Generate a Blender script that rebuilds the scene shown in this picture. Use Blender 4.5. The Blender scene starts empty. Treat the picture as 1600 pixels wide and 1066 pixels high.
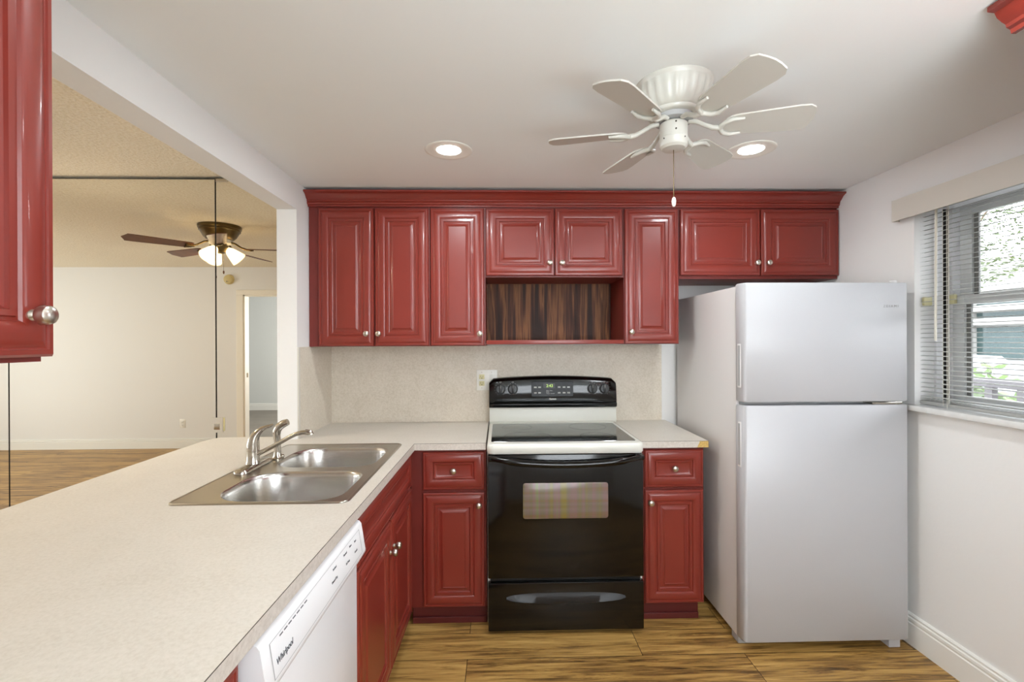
import bpy, bmesh, math, random
from mathutils import Vector, Matrix
random.seed(7)
PI = math.pi
S = bpy.context.scene
COL = S.collection
R = math.radians

# ---------------------------------------------------------------- camera
CAM = Vector((1.0380, -2.9699, 1.4093))
YAW, PITCH, ROLL, FPX = 0.026178, -0.001154, 0.004395, 747.134
fw = Vector((math.sin(YAW)*math.cos(PITCH), math.cos(YAW)*math.cos(PITCH), math.sin(PITCH)))
rt = Vector((math.cos(YAW), -math.sin(YAW), 0)); up = rt.cross(fw)
rt2 = rt*math.cos(ROLL) - up*math.sin(ROLL); up2 = rt*math.sin(ROLL) + up*math.cos(ROLL)
cd = bpy.data.cameras.new('camera'); cam = bpy.data.objects.new('camera', cd); COL.objects.link(cam)
m = Matrix.Identity(4)
for i in range(3):
    m[i][0], m[i][1], m[i][2], m[i][3] = rt2[i], up2[i], -fw[i], CAM[i]
cam.matrix_world = m
cd.sensor_width = 36; cd.lens = FPX/1600*36; cd.clip_start = 0.02; cd.clip_end = 200
S.camera = cam

# ---------------------------------------------------------------- world, sun, large lights, exposure
S.view_settings.view_transform = 'Standard'; S.view_settings.look = 'None'
S.view_settings.gamma = 1; S.view_settings.use_curve_mapping = False
S.view_settings.exposure = 0.0
W = bpy.data.worlds.new('world'); S.world = W; W.use_nodes = True
bg = W.node_tree.nodes['Background']; bg.inputs[0].default_value = (0.90, 0.95, 1.0, 1); bg.inputs[1].default_value = 9.5

def lamp(name, kind, loc, power, color=(1, 1, 1), rot=(0, 0, 0), size=None, sizey=None, **kw):
    d = bpy.data.lights.new(name, kind); d.energy = power; d.color = color
    if kind == 'AREA':
        d.shape = kw.get('shape', 'RECTANGLE'); d.size = size
        if sizey: d.size_y = sizey
        if 'spread' in kw: d.spread = kw['spread']
    elif kind == 'SUN': d.angle = R(2)
    elif size is not None: d.shadow_soft_size = size
    o = bpy.data.objects.new(name, d); COL.objects.link(o); o.location = loc; o.rotation_euler = rot
    return o
# sun from over the roof: lights the building opposite, not this window
lamp('sun', 'SUN', (0, 0, 10), .9, (1, .97, .9), (R(20), R(-48), 0))
# daylight of the kitchen's rear window
lamp('rear_window_daylight', 'AREA', (1.75, -3.52, 1.6), 9.5, (.86, .96, 1), (R(90), 0, 0), 1.5, 1.2)
# added uplight behind the camera, brightens the ceiling by bounce
lamp('ceiling_fill', 'AREA', (1.85, -3.25, 1.1), 26, (.85, .97, 1), (R(180), 0, 0), 1.2, .6)
lamp('living_fill', 'AREA', (-6.35, -1.3, 1.2), 84, (.86, .93, 1), (R(90), 0, R(-90)), 2.0, 1.8)  # added fill standing in for living room daylight; no window known there
lamp('bedroom_fill', 'AREA', (-1.15, -5.4, 1.5), 85, (.97, .98, 1), (R(90), 0, R(90)), 1.6, 1.3)  # added fill that lightens the bedroom beyond the doorway

# ---------------------------------------------------------------- materials
def lin(c):
    return tuple(((x/255)/12.92 if x/255 <= .04045 else ((x/255+.055)/1.055)**2.4) for x in c) + (1,)
def pmat(name, rgb, rough=.5, metal=0., spec=.5, coat=0., bump=None, mottle=None, emis=None, aniso=0.):
    """rgb is sRGB 0-255; bump=(scale,strength); mottle=(scale,amount,detail)"""
    M = bpy.data.materials.new(name); M.use_nodes = True
    nt = M.node_tree; b = nt.nodes['Principled BSDF']
    b.inputs['Base Color'].default_value = lin(rgb); b.inputs['Roughness'].default_value = rough
    b.inputs['Metallic'].default_value = metal; b.inputs['Specular IOR Level'].default_value = spec
    b.inputs['Coat Weight'].default_value = coat; b.inputs['Coat Roughness'].default_value = .08
    if aniso: b.inputs['Anisotropic'].default_value = aniso
    geo = nt.nodes.new('ShaderNodeNewGeometry')
    if mottle:
        n = nt.nodes.new('ShaderNodeTexNoise'); n.inputs['Scale'].default_value = mottle[0]; n.inputs['Detail'].default_value = mottle[2] if len(mottle) > 2 else 4
        nt.links.new(geo.outputs['Position'], n.inputs['Vector'])
        mr = nt.nodes.new('ShaderNodeMapRange'); mr.inputs[1].default_value = .3; mr.inputs[2].default_value = .7
        mr.inputs[3].default_value = 1-mottle[1]; mr.inputs[4].default_value = 1+mottle[1]*.6
        nt.links.new(n.outputs['Fac'], mr.inputs[0])
        v = nt.nodes.new('ShaderNodeVectorMath'); v.operation = 'SCALE'; v.inputs[0].default_value = lin(rgb)[:3]
        nt.links.new(mr.outputs[0], v.inputs['Scale']); nt.links.new(v.outputs[0], b.inputs['Base Color'])
    if bump:
        n = nt.nodes.new('ShaderNodeTexNoise'); n.inputs['Scale'].default_value = bump[0]; n.inputs['Detail'].default_value = 3
        nt.links.new(geo.outputs['Position'], n.inputs['Vector'])
        bp = nt.nodes.new('ShaderNodeBump'); bp.inputs['Strength'].default_value = bump[1]; bp.inputs['Distance'].default_value = .01
        nt.links.new(n.outputs['Fac'], bp.inputs['Height']); nt.links.new(bp.outputs[0], b.inputs['Normal'])
    if emis:
        b.inputs['Emission Color'].default_value = lin(emis[0]); b.inputs['Emission Strength'].default_value = emis[1]
    return M
def nodes_of(M): return M.node_tree, M.node_tree.nodes['Principled BSDF']
def ramp(nt, stops, fac):
    r = nt.nodes.new('ShaderNodeValToRGB'); e = r.color_ramp.elements
    while len(e) < len(stops): e.new(.5)
    for k, (p, c) in enumerate(stops): e[k].position = p; e[k].color = lin(c)
    nt.links.new(fac, r.inputs[0]); return r

M = {}
M['wall'] = pmat('white_wall_paint', (233, 232, 230), .6, bump=(60, .05))
M['ceil'] = pmat('kitchen_ceiling_paint', (235, 236, 234), .7, bump=(25, .04))
M['trim'] = pmat('white_gloss_trim', (236, 235, 230), .35)
M['cream'] = pmat('cream_door_casing', (243, 238, 226), .45)
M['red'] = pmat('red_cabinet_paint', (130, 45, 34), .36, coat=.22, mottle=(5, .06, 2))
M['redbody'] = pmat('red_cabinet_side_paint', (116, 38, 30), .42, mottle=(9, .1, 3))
M['nickel'] = pmat('brushed_nickel', (205, 198, 186), .28, 1.)
M['steel'] = pmat('brushed_steel', (206, 204, 200), .24, 1.)
M['steeldeck'] = pmat('sink_deck_steel', (186, 181, 170), .28, 1.)
M['chrome'] = pmat('dull_chrome', (190, 184, 174), .16, 1.)
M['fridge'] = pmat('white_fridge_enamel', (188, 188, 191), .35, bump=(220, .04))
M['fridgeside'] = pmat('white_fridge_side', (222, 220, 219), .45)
M['gasket'] = pmat('grey_gasket', (170, 170, 170), .6)
M['enamel'] = pmat('white_range_enamel', (220, 220, 212), .34)
M['black'] = pmat('black_appliance_gloss', (7, 7, 7), .12, spec=.5)
M['blackmat'] = pmat('black_plastic', (16, 16, 16), .4)
M['glass_black'] = pmat('black_ceramic_glass', (22, 23, 22), .06, spec=.9)
M['ring'] = pmat('burner_ring_print', (92, 92, 88), .2)
M['greytext'] = pmat('grey_print', (165, 165, 160), .4)
M['darktext'] = pmat('dark_print', (70, 72, 78), .4)
M['led_green'] = pmat('green_digits', (30, 40, 10), .4, emis=((190, 230, 90), 1.2))
M['dw'] = pmat('white_dishwasher_panel', (232, 231, 232), .32)
M['plate'] = pmat('white_wall_plate', (238, 236, 228), .35)
M['almond'] = pmat('almond_plastic', (216, 208, 160), .4)
M['slot'] = pmat('dark_slot', (60, 52, 40), .6)
M['fanwhite'] = pmat('white_fan_enamel', (200, 198, 189), .3)
M['blade'] = pmat('white_fan_blade', (194, 190, 181), .45)
M['bronze'] = pmat('antique_brass', (98, 82, 52), .32, .9)
M['bladewood'] = pmat('brown_fan_blade', (112, 72, 50), .4, mottle=(14, .2))
M['shade'] = pmat('frosted_glass_shade', (255, 240, 205), .4, emis=((255, 228, 170), 5.0))
SH = M['shade']; nt, b = nodes_of(SH); b.inputs['Emission Strength'].default_value = 2.0
tl_ = nt.nodes.new('ShaderNodeBsdfTranslucent'); tl_.inputs[0].default_value = (1, .97, .9, 1); mx = nt.nodes.new('ShaderNodeMixShader'); mx.inputs[0].default_value = .7
nt.links.new(b.outputs[0], mx.inputs[1]); nt.links.new(tl_.outputs[0], mx.inputs[2]); nt.links.new(mx.outputs[0], nt.nodes['Material Output'].inputs[0])
M['ledlens'] = pmat('led_lens', (255, 255, 255), .4, emis=((255, 252, 246), 14.0))
M['marble'] = pmat('white_marble', (226, 226, 224), .25, mottle=(18, .10, 6))
M['alu'] = pmat('white_window_aluminium', (238, 238, 240), .4)
M['alugrey'] = pmat('grey_window_aluminium', (204, 206, 206), .4)
M['bead'] = pmat('grey_glazing_bead', (120, 120, 116), .6)
M['panelblack'] = pmat('black_touch_panel', (10, 10, 10), .25, spec=.15)
M['scoop'] = pmat('black_drawer_handle', (20, 20, 22), .42)
M['riser'] = pmat('shaded_riser_enamel', (186, 185, 174), .3)  # range enamel toned down; the riser's shade is put into its colour
M['toekick'] = pmat('shaded_toe_kick_red', (88, 26, 24), .45)  # cabinet red darkened, the shade of the toe recess painted in
M['dark'] = pmat('dark_gap', (32, 30, 26), .8)
M['slat'] = pmat('blind_slat', (164, 164, 160), .5)
M['cord'] = pmat('cord', (222, 218, 205), .6)
M['valance'] = pmat('cream_valance', (208, 203, 193), .45)
M['particle'] = pmat('bare_particle_board', (206, 172, 100), .8, mottle=(160, .25))
M['mirror'] = pmat('mirror_silver', (240, 238, 230), .0, 1.)
M['detector'] = pmat('yellowed_plastic', (214, 196, 140), .5)
M['bedwall'] = pmat('pale_blue_wall_paint', (214, 216, 214), .6)
M['facade'] = pmat('white_stucco', (150, 149, 145), .8, bump=(8, .1))
M['extglass'] = pmat('building_window_glass', (44, 62, 62), .15, spec=.3)
M['leaf'] = pmat('tree_leaf', (64, 78, 36), .5, mottle=(6, .35))
M['leaf2'] = pmat('shrub_leaf', (66, 90, 28), .45, mottle=(9, .4))
M['bark'] = pmat('bark', (112, 96, 78), .8, mottle=(20, .3))
M['rail'] = pmat('dark_rail_paint', (58, 54, 56), .5)
M['asphalt'] = pmat('pale_pavement', (128, 127, 124), .8, mottle=(3, .1))
M['carpaint'] = pmat('silver_car_paint', (176, 180, 186), .25, coat=.5)
M['carred'] = pmat('red_tail_lamp', (190, 40, 34), .3)
M['carglass'] = pmat('car_glass', (38, 44, 48), .1)
M['tyre'] = pmat('tyre_rubber', (28, 28, 28), .7)

# glass pane
G = bpy.data.materials.new('window_glass'); G.use_nodes = True; nt = G.node_tree
nt.nodes.clear(); out = nt.nodes.new('ShaderNodeOutputMaterial'); tr = nt.nodes.new('ShaderNodeBsdfTransparent'); gl = nt.nodes.new('ShaderNodeBsdfGlossy')
gl.inputs['Roughness'].default_value = .02; mx = nt.nodes.new('ShaderNodeMixShader'); fr = nt.nodes.new('ShaderNodeFresnel'); fr.inputs[0].default_value = 1.3
nt.links.new(fr.outputs[0], mx.inputs[0]); nt.links.new(tr.outputs[0], mx.inputs[1]); nt.links.new(gl.outputs[0], mx.inputs[2]); nt.links.new(mx.outputs[0], out.inputs[0])
M['glass'] = G

# popcorn ceiling of the living room
P = pmat('popcorn_ceiling', (226, 210, 180), .9); nt, b = nodes_of(P)
geo = nt.nodes.new('ShaderNodeNewGeometry'); vo = nt.nodes.new('ShaderNodeTexNoise'); vo.inputs['Scale'].default_value = 70; vo.inputs['Detail'].default_value = 3
nt.links.new(geo.outputs['Position'], vo.inputs['Vector'])
bp = nt.nodes.new('ShaderNodeBump'); bp.inputs['Strength'].default_value = .55; bp.inputs['Distance'].default_value = .015
nt.links.new(vo.outputs['Fac'], bp.inputs['Height']); nt.links.new(bp.outputs[0], b.inputs['Normal'])
rp = ramp(nt, [(.35, (240, 229, 204)), (.6, (252, 244, 226))], vo.outputs['Fac']); nt.links.new(rp.outputs[0], b.inputs['Base Color'])
M['popcorn'] = P

# laminate counter / backsplash: fine fleck
def laminate(name, base, dark, light, rough):
    L = pmat(name, base, rough); nt, b = nodes_of(L)
    geo = nt.nodes.new('ShaderNodeNewGeometry')
    n1 = nt.nodes.new('ShaderNodeTexNoise'); n1.inputs['Scale'].default_value = 110; n1.inputs['Detail'].default_value = 5; n1.inputs['Roughness'].default_value = .7
    n2 = nt.nodes.new('ShaderNodeTexNoise'); n2.inputs['Scale'].default_value = 9; n2.inputs['Detail'].default_value = 3
    for n in (n1, n2): nt.links.new(geo.outputs['Position'], n.inputs['Vector'])
    ad = nt.nodes.new('ShaderNodeMath'); ad.operation = 'MULTIPLY_ADD'; ad.inputs[1].default_value = .22
    nt.links.new(n2.outputs['Fac'], ad.inputs[0]); 
    ad2 = nt.nodes.new('ShaderNodeMath'); ad2.operation = 'MULTIPLY'; ad2.inputs[1].default_value = .78
    nt.links.new(n1.outputs['Fac'], ad2.inputs[0]); nt.links.new(ad2.outputs[0], ad.inputs[2])
    r = ramp(nt, [(.36, dark), (.5, base), (.64, light)], ad.outputs[0]); nt.links.new(r.outputs[0], b.inputs['Base Color'])
    return L
M['counter'] = laminate('cream_laminate', (211, 205, 194), (203, 196, 184), (217, 211, 201), .38)
M['edge'] = laminate('laminate_edge', (205, 197, 188), (193, 184, 174), (214, 207, 198), .4)
M['splash'] = laminate('backsplash_laminate', (216, 206, 190), (204, 193, 174), (224, 215, 200), .45)

# plank floors
def planks(name, width, length, stops, seam, grain=(3.0, 46), rough=.42, vary=.2, offs=(0, 0)):
    L = pmat(name, stops[1][1], rough); nt, b = nodes_of(L); N = nt.nodes.new; K = nt.links.new
    geo = N('ShaderNodeNewGeometry'); mp = N('ShaderNodeMapping'); K(geo.outputs['Position'], mp.inputs[0]); mp.inputs['Location'].default_value = (offs[0], offs[1], 0)
    br = N('ShaderNodeTexBrick'); br.offset = .37; br.offset_frequency = 2; br.squash = 1
    br.inputs['Scale'].default_value = 1; br.inputs['Brick Width'].default_value = length; br.inputs['Row Height'].default_value = width
    br.inputs['Mortar Size'].default_value = .0016; br.inputs['Mortar Smooth'].default_value = .2
    br.inputs['Color1'].default_value = (0, 0, 0, 1); br.inputs['Color2'].default_value = (1, 1, 1, 1); br.inputs['Mortar'].default_value = (.5, .5, .5, 1)
    K(mp.outputs[0], br.inputs['Vector'])
    # grain runs along x, shifted per plank
    sx = N('ShaderNodeSeparateXYZ'); K(mp.outputs[0], sx.inputs[0])
    sh = N('ShaderNodeMath'); sh.operation = 'MULTIPLY_ADD'; sh.inputs[1].default_value = 7.3; K(br.outputs['Color'], sh.inputs[0]); K(sx.outputs[0], sh.inputs[2])
    cx = N('ShaderNodeMath'); cx.operation = 'MULTIPLY'; cx.inputs[1].default_value = grain[0]; K(sh.outputs[0], cx.inputs[0])
    cy = N('ShaderNodeMath'); cy.operation = 'MULTIPLY'; cy.inputs[1].default_value = grain[1]; K(sx.outputs[1], cy.inputs[0])
    cc = N('ShaderNodeCombineXYZ'); K(cx.outputs[0], cc.inputs[0]); K(cy.outputs[0], cc.inputs[1])
    n1 = N('ShaderNodeTexNoise'); n1.inputs['Scale'].default_value = 1; n1.inputs['Detail'].default_value = 9; n1.inputs['Roughness'].default_value = .7; n1.inputs['Distortion'].default_value = 1.1
    K(cc.outputs[0], n1.inputs['Vector'])
    # broad figure
    n2 = N('ShaderNodeTexNoise'); n2.inputs['Scale'].default_value = .3; n2.inputs['Detail'].default_value = 3; n2.inputs['Distortion'].default_value = 1.5
    K(cc.outputs[0], n2.inputs['Vector'])
    a1 = N('ShaderNodeMath'); a1.operation = 'MULTIPLY'; a1.inputs[1].default_value = .62; K(n1.outputs['Fac'], a1.inputs[0])
    a2 = N('ShaderNodeMath'); a2.operation = 'MULTIPLY_ADD'; a2.inputs[1].default_value = .38; K(n2.outputs['Fac'], a2.inputs[0]); K(a1.outputs[0], a2.inputs[2])
    a3 = N('ShaderNodeMath'); a3.operation = 'MULTIPLY_ADD'; a3.inputs[1].default_value = vary*.25; K(br.outputs['Color'], a3.inputs[0]); K(a2.outputs[0], a3.inputs[2])
    a4 = N('ShaderNodeMath'); a4.operation = 'SUBTRACT'; a4.inputs[1].default_value = vary*.125; K(a3.outputs[0], a4.inputs[0])
    # knots
    mk = N('ShaderNodeMapping'); mk.inputs['Scale'].default_value = (2.2, 7.5, 1); K(geo.outputs['Position'], mk.inputs[0])
    vk = N('ShaderNodeTexVoronoi'); vk.inputs['Scale'].default_value = 1.0; K(mk.outputs[0], vk.inputs['Vector'])
    kr = N('ShaderNodeMapRange'); kr.inputs[1].default_value = .01; kr.inputs[2].default_value = .12; kr.inputs[3].default_value = -.16; kr.inputs[4].default_value = 0; K(vk.outputs['Distance'], kr.inputs[0])
    a5 = N('ShaderNodeMath'); a5.operation = 'ADD'; K(a4.outputs[0], a5.inputs[0]); K(kr.outputs[0], a5.inputs[1])
    r = ramp(nt, stops, a5.outputs[0])
    mxn = N('ShaderNodeMix'); mxn.data_type = 'RGBA'; K(br.outputs['Fac'], mxn.inputs['Factor']); K(r.outputs[0], mxn.inputs['A']); mxn.inputs['B'].default_value = lin(seam)
    K(mxn.outputs['Result'], b.inputs['Base Color'])
    bpn = N('ShaderNodeBump'); bpn.inputs['Strength'].default_value = .12; bpn.inputs['Distance'].default_value = .004; K(n1.outputs['Fac'], bpn.inputs['Height']); K(bpn.outputs[0], b.inputs['Normal'])
    return L
M['floor'] = planks('brown_laminate_planks', .187, 1.24, [(.34, (62, 42, 20)), (.43, (124, 91, 47)), (.51, (170, 131, 70)), (.62, (202, 163, 96))], (48, 32, 16), offs=(.35, .106))
M['bedfloor'] = planks('grey_laminate_planks', .187, 1.24, [(.30, (84, 78, 70)), (.45, (118, 110, 100)), (.6, (136, 128, 118)), (.7, (150, 142, 132))], (70, 64, 58))

# dark striped veneer in the microwave niche (stripes run up)
V = pmat('zebra_wood_veneer', (84, 60, 46), .5, spec=.2); nt, b = nodes_of(V)
geo = nt.nodes.new('ShaderNodeNewGeometry'); mp = nt.nodes.new('ShaderNodeMapping'); mp.inputs['Scale'].default_value = (15, 1, .7); nt.links.new(geo.outputs['Position'], mp.inputs[0])
n = nt.nodes.new('ShaderNodeTexNoise'); n.inputs['Scale'].default_value = 1.6; n.inputs['Detail'].default_value = 5; n.inputs['Distortion'].default_value = .25; nt.links.new(mp.outputs[0], n.inputs['Vector'])
r = ramp(nt, [(.38, (44, 24, 16)), (.47, (84, 48, 32)), (.54, (134, 88, 54)), (.58, (74, 42, 28)), (.66, (110, 70, 44))], n.outputs['Fac']); nt.links.new(r.outputs[0], b.inputs['Base Color'])
M['veneer'] = V

# coated oven-door window: its rainbow reflection is painted into the colour as plaid bands
O = pmat('coated_oven_window', (120, 110, 96), .15, spec=.35); nt, b = nodes_of(O)
geo = nt.nodes.new('ShaderNodeNewGeometry')
def bands(sc, stops):
    mp = nt.nodes.new('ShaderNodeMapping'); mp.inputs['Scale'].default_value = sc; nt.links.new(geo.outputs['Position'], mp.inputs[0])
    n = nt.nodes.new('ShaderNodeTexNoise'); n.inputs['Scale'].default_value = 1; n.inputs['Detail'].default_value = 5; nt.links.new(mp.outputs[0], n.inputs['Vector'])
    return ramp(nt, stops, n.outputs['Fac'])
r1 = bands((22, 0, .5), [(.36, (128, 116, 50)), (.46, (112, 104, 84)), (.55, (130, 98, 100)), (.64, (112, 124, 80))])
r2 = bands((.6, 0, 34), [(.40, (124, 92, 44)), (.5, (112, 106, 92)), (.60, (132, 118, 114))])
mxn = nt.nodes.new('ShaderNodeMix'); mxn.data_type = 'RGBA'; mxn.inputs['Factor'].default_value = .4
nt.links.new(r1.outputs[0], mxn.inputs['A']); nt.links.new(r2.outputs[0], mxn.inputs['B']); nt.links.new(mxn.outputs['Result'], b.inputs['Base Color'])
M['ovenwin'] = O

# ---------------------------------------------------------------- mesh builder
class MB:
    def __init__(s): s.v = []; s.f = []
    def add(s, vs, fs):
        k = len(s.v); s.v += [Vector(x) for x in vs]; s.f += [tuple(i+k for i in f) for f in fs]; return s
    def bm(s, b):
        b.verts.index_update(); s.add([v.co.copy() for v in b.verts], [[v.index for v in f.verts] for f in b.faces]); b.free(); return s
    def box(s, x0, x1, y0, y1, z0, z1, bev=0., seg=2):
        vs = [(x, y, z) for x in (x0, x1) for y in (y0, y1) for z in (z0, z1)]
        fs = [(0, 1, 3, 2), (4, 6, 7, 5), (0, 4, 5, 1), (2, 3, 7, 6), (0, 2, 6, 4), (1, 5, 7, 3)]
        if not bev: return s.add(vs, fs)
        b = bmesh.new(); V_ = [b.verts.new(v) for v in vs]
        for f in fs: b.faces.new([V_[i] for i in f])
        bmesh.ops.bevel(b, geom=b.edges[:], offset=bev, segments=seg, profile=.5, affect='EDGES')
        return s.bm(b)
    def obox(s, O, U, V_, N, u0, u1, v0, v1, n0, n1, bev=0., seg=2):
        k = len(s.v); s.box(u0, u1, v0, v1, n0, n1, bev, seg)
        for i in range(k, len(s.v)):
            c = s.v[i]; s.v[i] = O + U*c.x + V_*c.y + N*c.z
        return s
    def lathe(s, O, axis, prof, seg=24, flute=None):
        """prof: list of (radius, height along axis)"""
        A = Vector(axis).normalized(); T = A.orthogonal().normalized(); B = A.cross(T); vs = []; fs = []; O = Vector(O)
        for r, h in prof:
            for k in range(seg):
                a = 2*PI*k/seg; rr = r*(flute(k, h) if flute else 1)
                vs.append(O + A*h + (T*math.cos(a) + B*math.sin(a))*rr)
        n = len(prof)
        for i in range(n-1):
            for k in range(seg):
                k2 = (k+1) % seg; fs.append((i*seg+k, i*seg+k2, (i+1)*seg+k2, (i+1)*seg+k))
        if prof[0][0] > 1e-6: fs.append(tuple(range(seg-1, -1, -1)))
        if prof[-1][0] > 1e-6: fs.append(tuple((n-1)*seg+k for k in range(seg)))
        return s.add(vs, fs)
    def tube(s, pts, rad, seg=12, cap=True):
        pts = [Vector(p) for p in pts]; n = len(pts); rad = rad if isinstance(rad, (list, tuple)) else [rad]*n
        vs = []; fs = []; T = None
        for i, p in enumerate(pts):
            d = (pts[min(i+1, n-1)] - pts[max(i-1, 0)]).normalized()
            if T is None: T = d.orthogonal().normalized()
            else: T = (T - d*T.dot(d)).normalized()
            B = d.cross(T)
            for k in range(seg):
                a = 2*PI*k/seg; vs.append(p + (T*math.cos(a)+B*math.sin(a))*rad[i])
        for i in range(n-1):
            for k in range(seg):
                k2 = (k+1) % seg; fs.append((i*seg+k, i*seg+k2, (i+1)*seg+k2, (i+1)*seg+k))
        if cap: fs.append(tuple(range(seg-1, -1, -1))); fs.append(tuple((n-1)*seg+k for k in range(seg)))
        return s.add(vs, fs)
    def extrude(s, poly, d):
        """closed 3-D polygon extruded by vector d"""
        n = len(poly); d = Vector(d); vs = [Vector(p) for p in poly] + [Vector(p)+d for p in poly]
        fs = [tuple(range(n-1, -1, -1)), tuple(range(n, 2*n))] + [(i, (i+1) % n, n+(i+1) % n, n+i) for i in range(n)]
        return s.add(vs, fs)
    def panel(s, O, U, V_, N, w, h, prof):
        """rectangular loft: prof = (inset, offset along N)"""
        vs = []; fs = []
        for ins, off in prof:
            for a, b_ in ((ins, ins), (w-ins, ins), (w-ins, h-ins), (ins, h-ins)):
                vs.append(O + U*a + V_*b_ + N*off)
        n = len(prof)
        for i in range(n-1):
            for k in range(4):
                k2 = (k+1) % 4; fs.append((i*4+k, i*4+k2, (i+1)*4+k2, (i+1)*4+k))
        fs.append((3, 2, 1, 0)); fs.append(tuple((n-1)*4+k for k in range(4)))
        return s.add(vs, fs)
    def holed(s, outer, holes, z, zt=None):
        """flat sheet with holes at height z; with zt also closed sides down to zt"""
        b = bmesh.new(); es = []
        for loop in [outer]+holes:
            vv = [b.verts.new((x, y, z)) for x, y in loop]
            es += [b.edges.new((vv[i], vv[(i+1) % len(vv)])) for i in range(len(vv))]
        bmesh.ops.triangle_fill(b, use_beauty=True, use_dissolve=False, edges=es)
        if zt is not None:
            r_ = bmesh.ops.extrude_face_region(b, geom=b.faces[:])
            for e in r_['geom']:
                if isinstance(e, bmesh.types.BMVert): e.co.z = zt
        bmesh.ops.recalc_face_normals(b, faces=b.faces[:])
        return s.bm(b)
    def build(s, name, mat, parent=None, smooth=True, loc=None, angle=32):
        base = Vector(loc) if loc is not None else (Vector(parent['_o']) if parent is not None and '_o' in parent else None)
        if base is None:
            xs = [v.x for v in s.v]; ys = [v.y for v in s.v]; zs = [v.z for v in s.v]
            base = Vector(((min(xs)+max(xs))/2, (min(ys)+max(ys))/2, min(zs)))
        me = bpy.data.meshes.new(name); me.from_pydata([v-base for v in s.v], [], s.f)
        b = bmesh.new(); b.from_mesh(me); bmesh.ops.recalc_face_normals(b, faces=b.faces[:]); b.to_mesh(me); b.free()
        if smooth:
            me.polygons.foreach_set('use_smooth', [True]*len(me.polygons)); me.set_sharp_from_angle(angle=R(angle))
        me.materials.append(M[mat] if isinstance(mat, str) else mat)
        o = bpy.data.objects.new(name, me); COL.objects.link(o)
        if parent is not None: o.parent = parent; o['_o'] = list(base)
        else: o.location = base; o['_o'] = list(base)
        return o
def thing(name, label, cat, loc, group=None):
    o = bpy.data.objects.new(name, None); COL.objects.link(o); o.location = loc; o['_o'] = list(loc); o.empty_display_size = .05
    o['label'] = label; o['category'] = cat
    if group: o['group'] = group
    return o
def tag(o, label, cat, group=None):
    o['label'] = label; o['category'] = cat
    if group: o['group'] = group
    return o
def struct(name, mb, mat, parent=None, **kw):
    o = mb.build(name, mat, parent, **kw)
    if parent is None: o['kind'] = 'structure'
    return o
def text(name, body, mat, parent, size, O, U, V_, N, align='CENTER', shear=0., wscale=1.):
    c = bpy.data.curves.new(name, 'FONT'); c.body = body; c.size = size; c.align_x = align; c.align_y = 'CENTER'; c.extrude = .0003; c.shear = shear
    t = bpy.data.objects.new(name, c); COL.objects.link(t)
    dg = bpy.context.evaluated_depsgraph_get(); me = bpy.data.meshes.new_from_object(t.evaluated_get(dg))
    bpy.data.objects.remove(t)
    base = Vector(parent['_o'])
    for v in me.vertices:
        p = v.co.copy(); v.co = O + U*(p.x*wscale) + V_*p.y + N*p.z - base
    me.materials.clear(); me.materials.append(M[mat]); me.name = name
    o = bpy.data.objects.new(name, me); COL.objects.link(o); o.parent = parent; o['_o'] = list(base)
    return o
X, Y, Z = Vector((1, 0, 0)), Vector((0, 1, 0)), Vector((0, 0, 1))
def rrect(x0, x1, y0, y1, r, n=8):
    pts = []
    rr = r if isinstance(r, (list, tuple)) else [r]*4       # corners: (x1,y1),(x0,y1),(x0,y0),(x1,y0)
    for (cx, cy, a0), q in zip(((x1, y1, 0), (x0, y1, 90), (x0, y0, 180), (x1, y0, 270)), rr):
        ox = cx + (-q if cx == x1 else q); oy = cy + (-q if cy == y1 else q)
        for k in range(n+1):
            a = R(a0 + 90*k/n); pts.append((ox+q*math.cos(a), oy+q*math.sin(a)))
    return pts

# ================================================================ SETTING
HC, XR, HL, YW = 2.2308, 2.937, 2.40, -3.6
struct('floor', MB().box(-6.7, 3.3, YW-.1, .25, -.1, 0), 'floor', smooth=False)
struct('floor.001', MB().box(-5.2, -1.0, -7.3, YW-.1, -.1, 0), 'bedfloor', smooth=False)
struct('ceiling', MB().box(0, XR+.25, YW-.1, .25, HC, HC+.35), 'ceil', smooth=False)
struct('ceiling.001', MB().box(-6.7, -.1, YW-.1, .25, HL, HL+.2), 'popcorn', smooth=False)
struct('ceiling.002', MB().box(-5.2, -1.0, -7.3, YW-.1, HL, HL+.2), 'wall', smooth=False)
struct('wall_back', MB().box(-6.7, XR+.25, 0, .2, 0, HL+.05), 'wall', smooth=False)
# left wall: pier, header beam over the pass-through and knee wall under the peninsula
struct('wall_left', MB().box(-.1012, 0, -.488, 0, 0, HL+.2).box(-.1012, 0, YW, -.488, 2.0876, HL+.2).box(-.1012, 0, -2.42, -.488, 0, .872), 'wall', smooth=False)
WY0, WY1, WZ0, WZ1 = -1.78, -.83, 1.085, 2.03
struct('wall_right', MB().box(XR, XR+.25, WY1, 0, 0, HC).box(XR, XR+.25, YW, WY0, 0, HC).box(XR, XR+.25, WY0, WY1, 0, WZ0).box(XR, XR+.25, WY0, WY1, WZ1, HC), 'wall', smooth=False)
DX0, DX1, DZ = -2.363, -1.55, 2.03
struct('wall_front', MB().box(-6.7, DX0, YW-.1, YW, 0, HL).box(DX1, 0, YW-.1, YW, 0, HL).box(DX0, DX1, YW-.1, YW, DZ, HL)
       .box(0, 1.0, YW-.1, YW, 0, HC).box(2.5, XR, YW-.1, YW, 0, HC).box(1.0, 2.5, YW-.1, YW, 0, 1.0).box(1.0, 2.5, YW-.1, YW, 2.2, HC), 'wall', smooth=False)
struct('wall_far_left', MB().box(-6.7, -6.5, YW, 0, 0, HL), 'wall', smooth=False)
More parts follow.
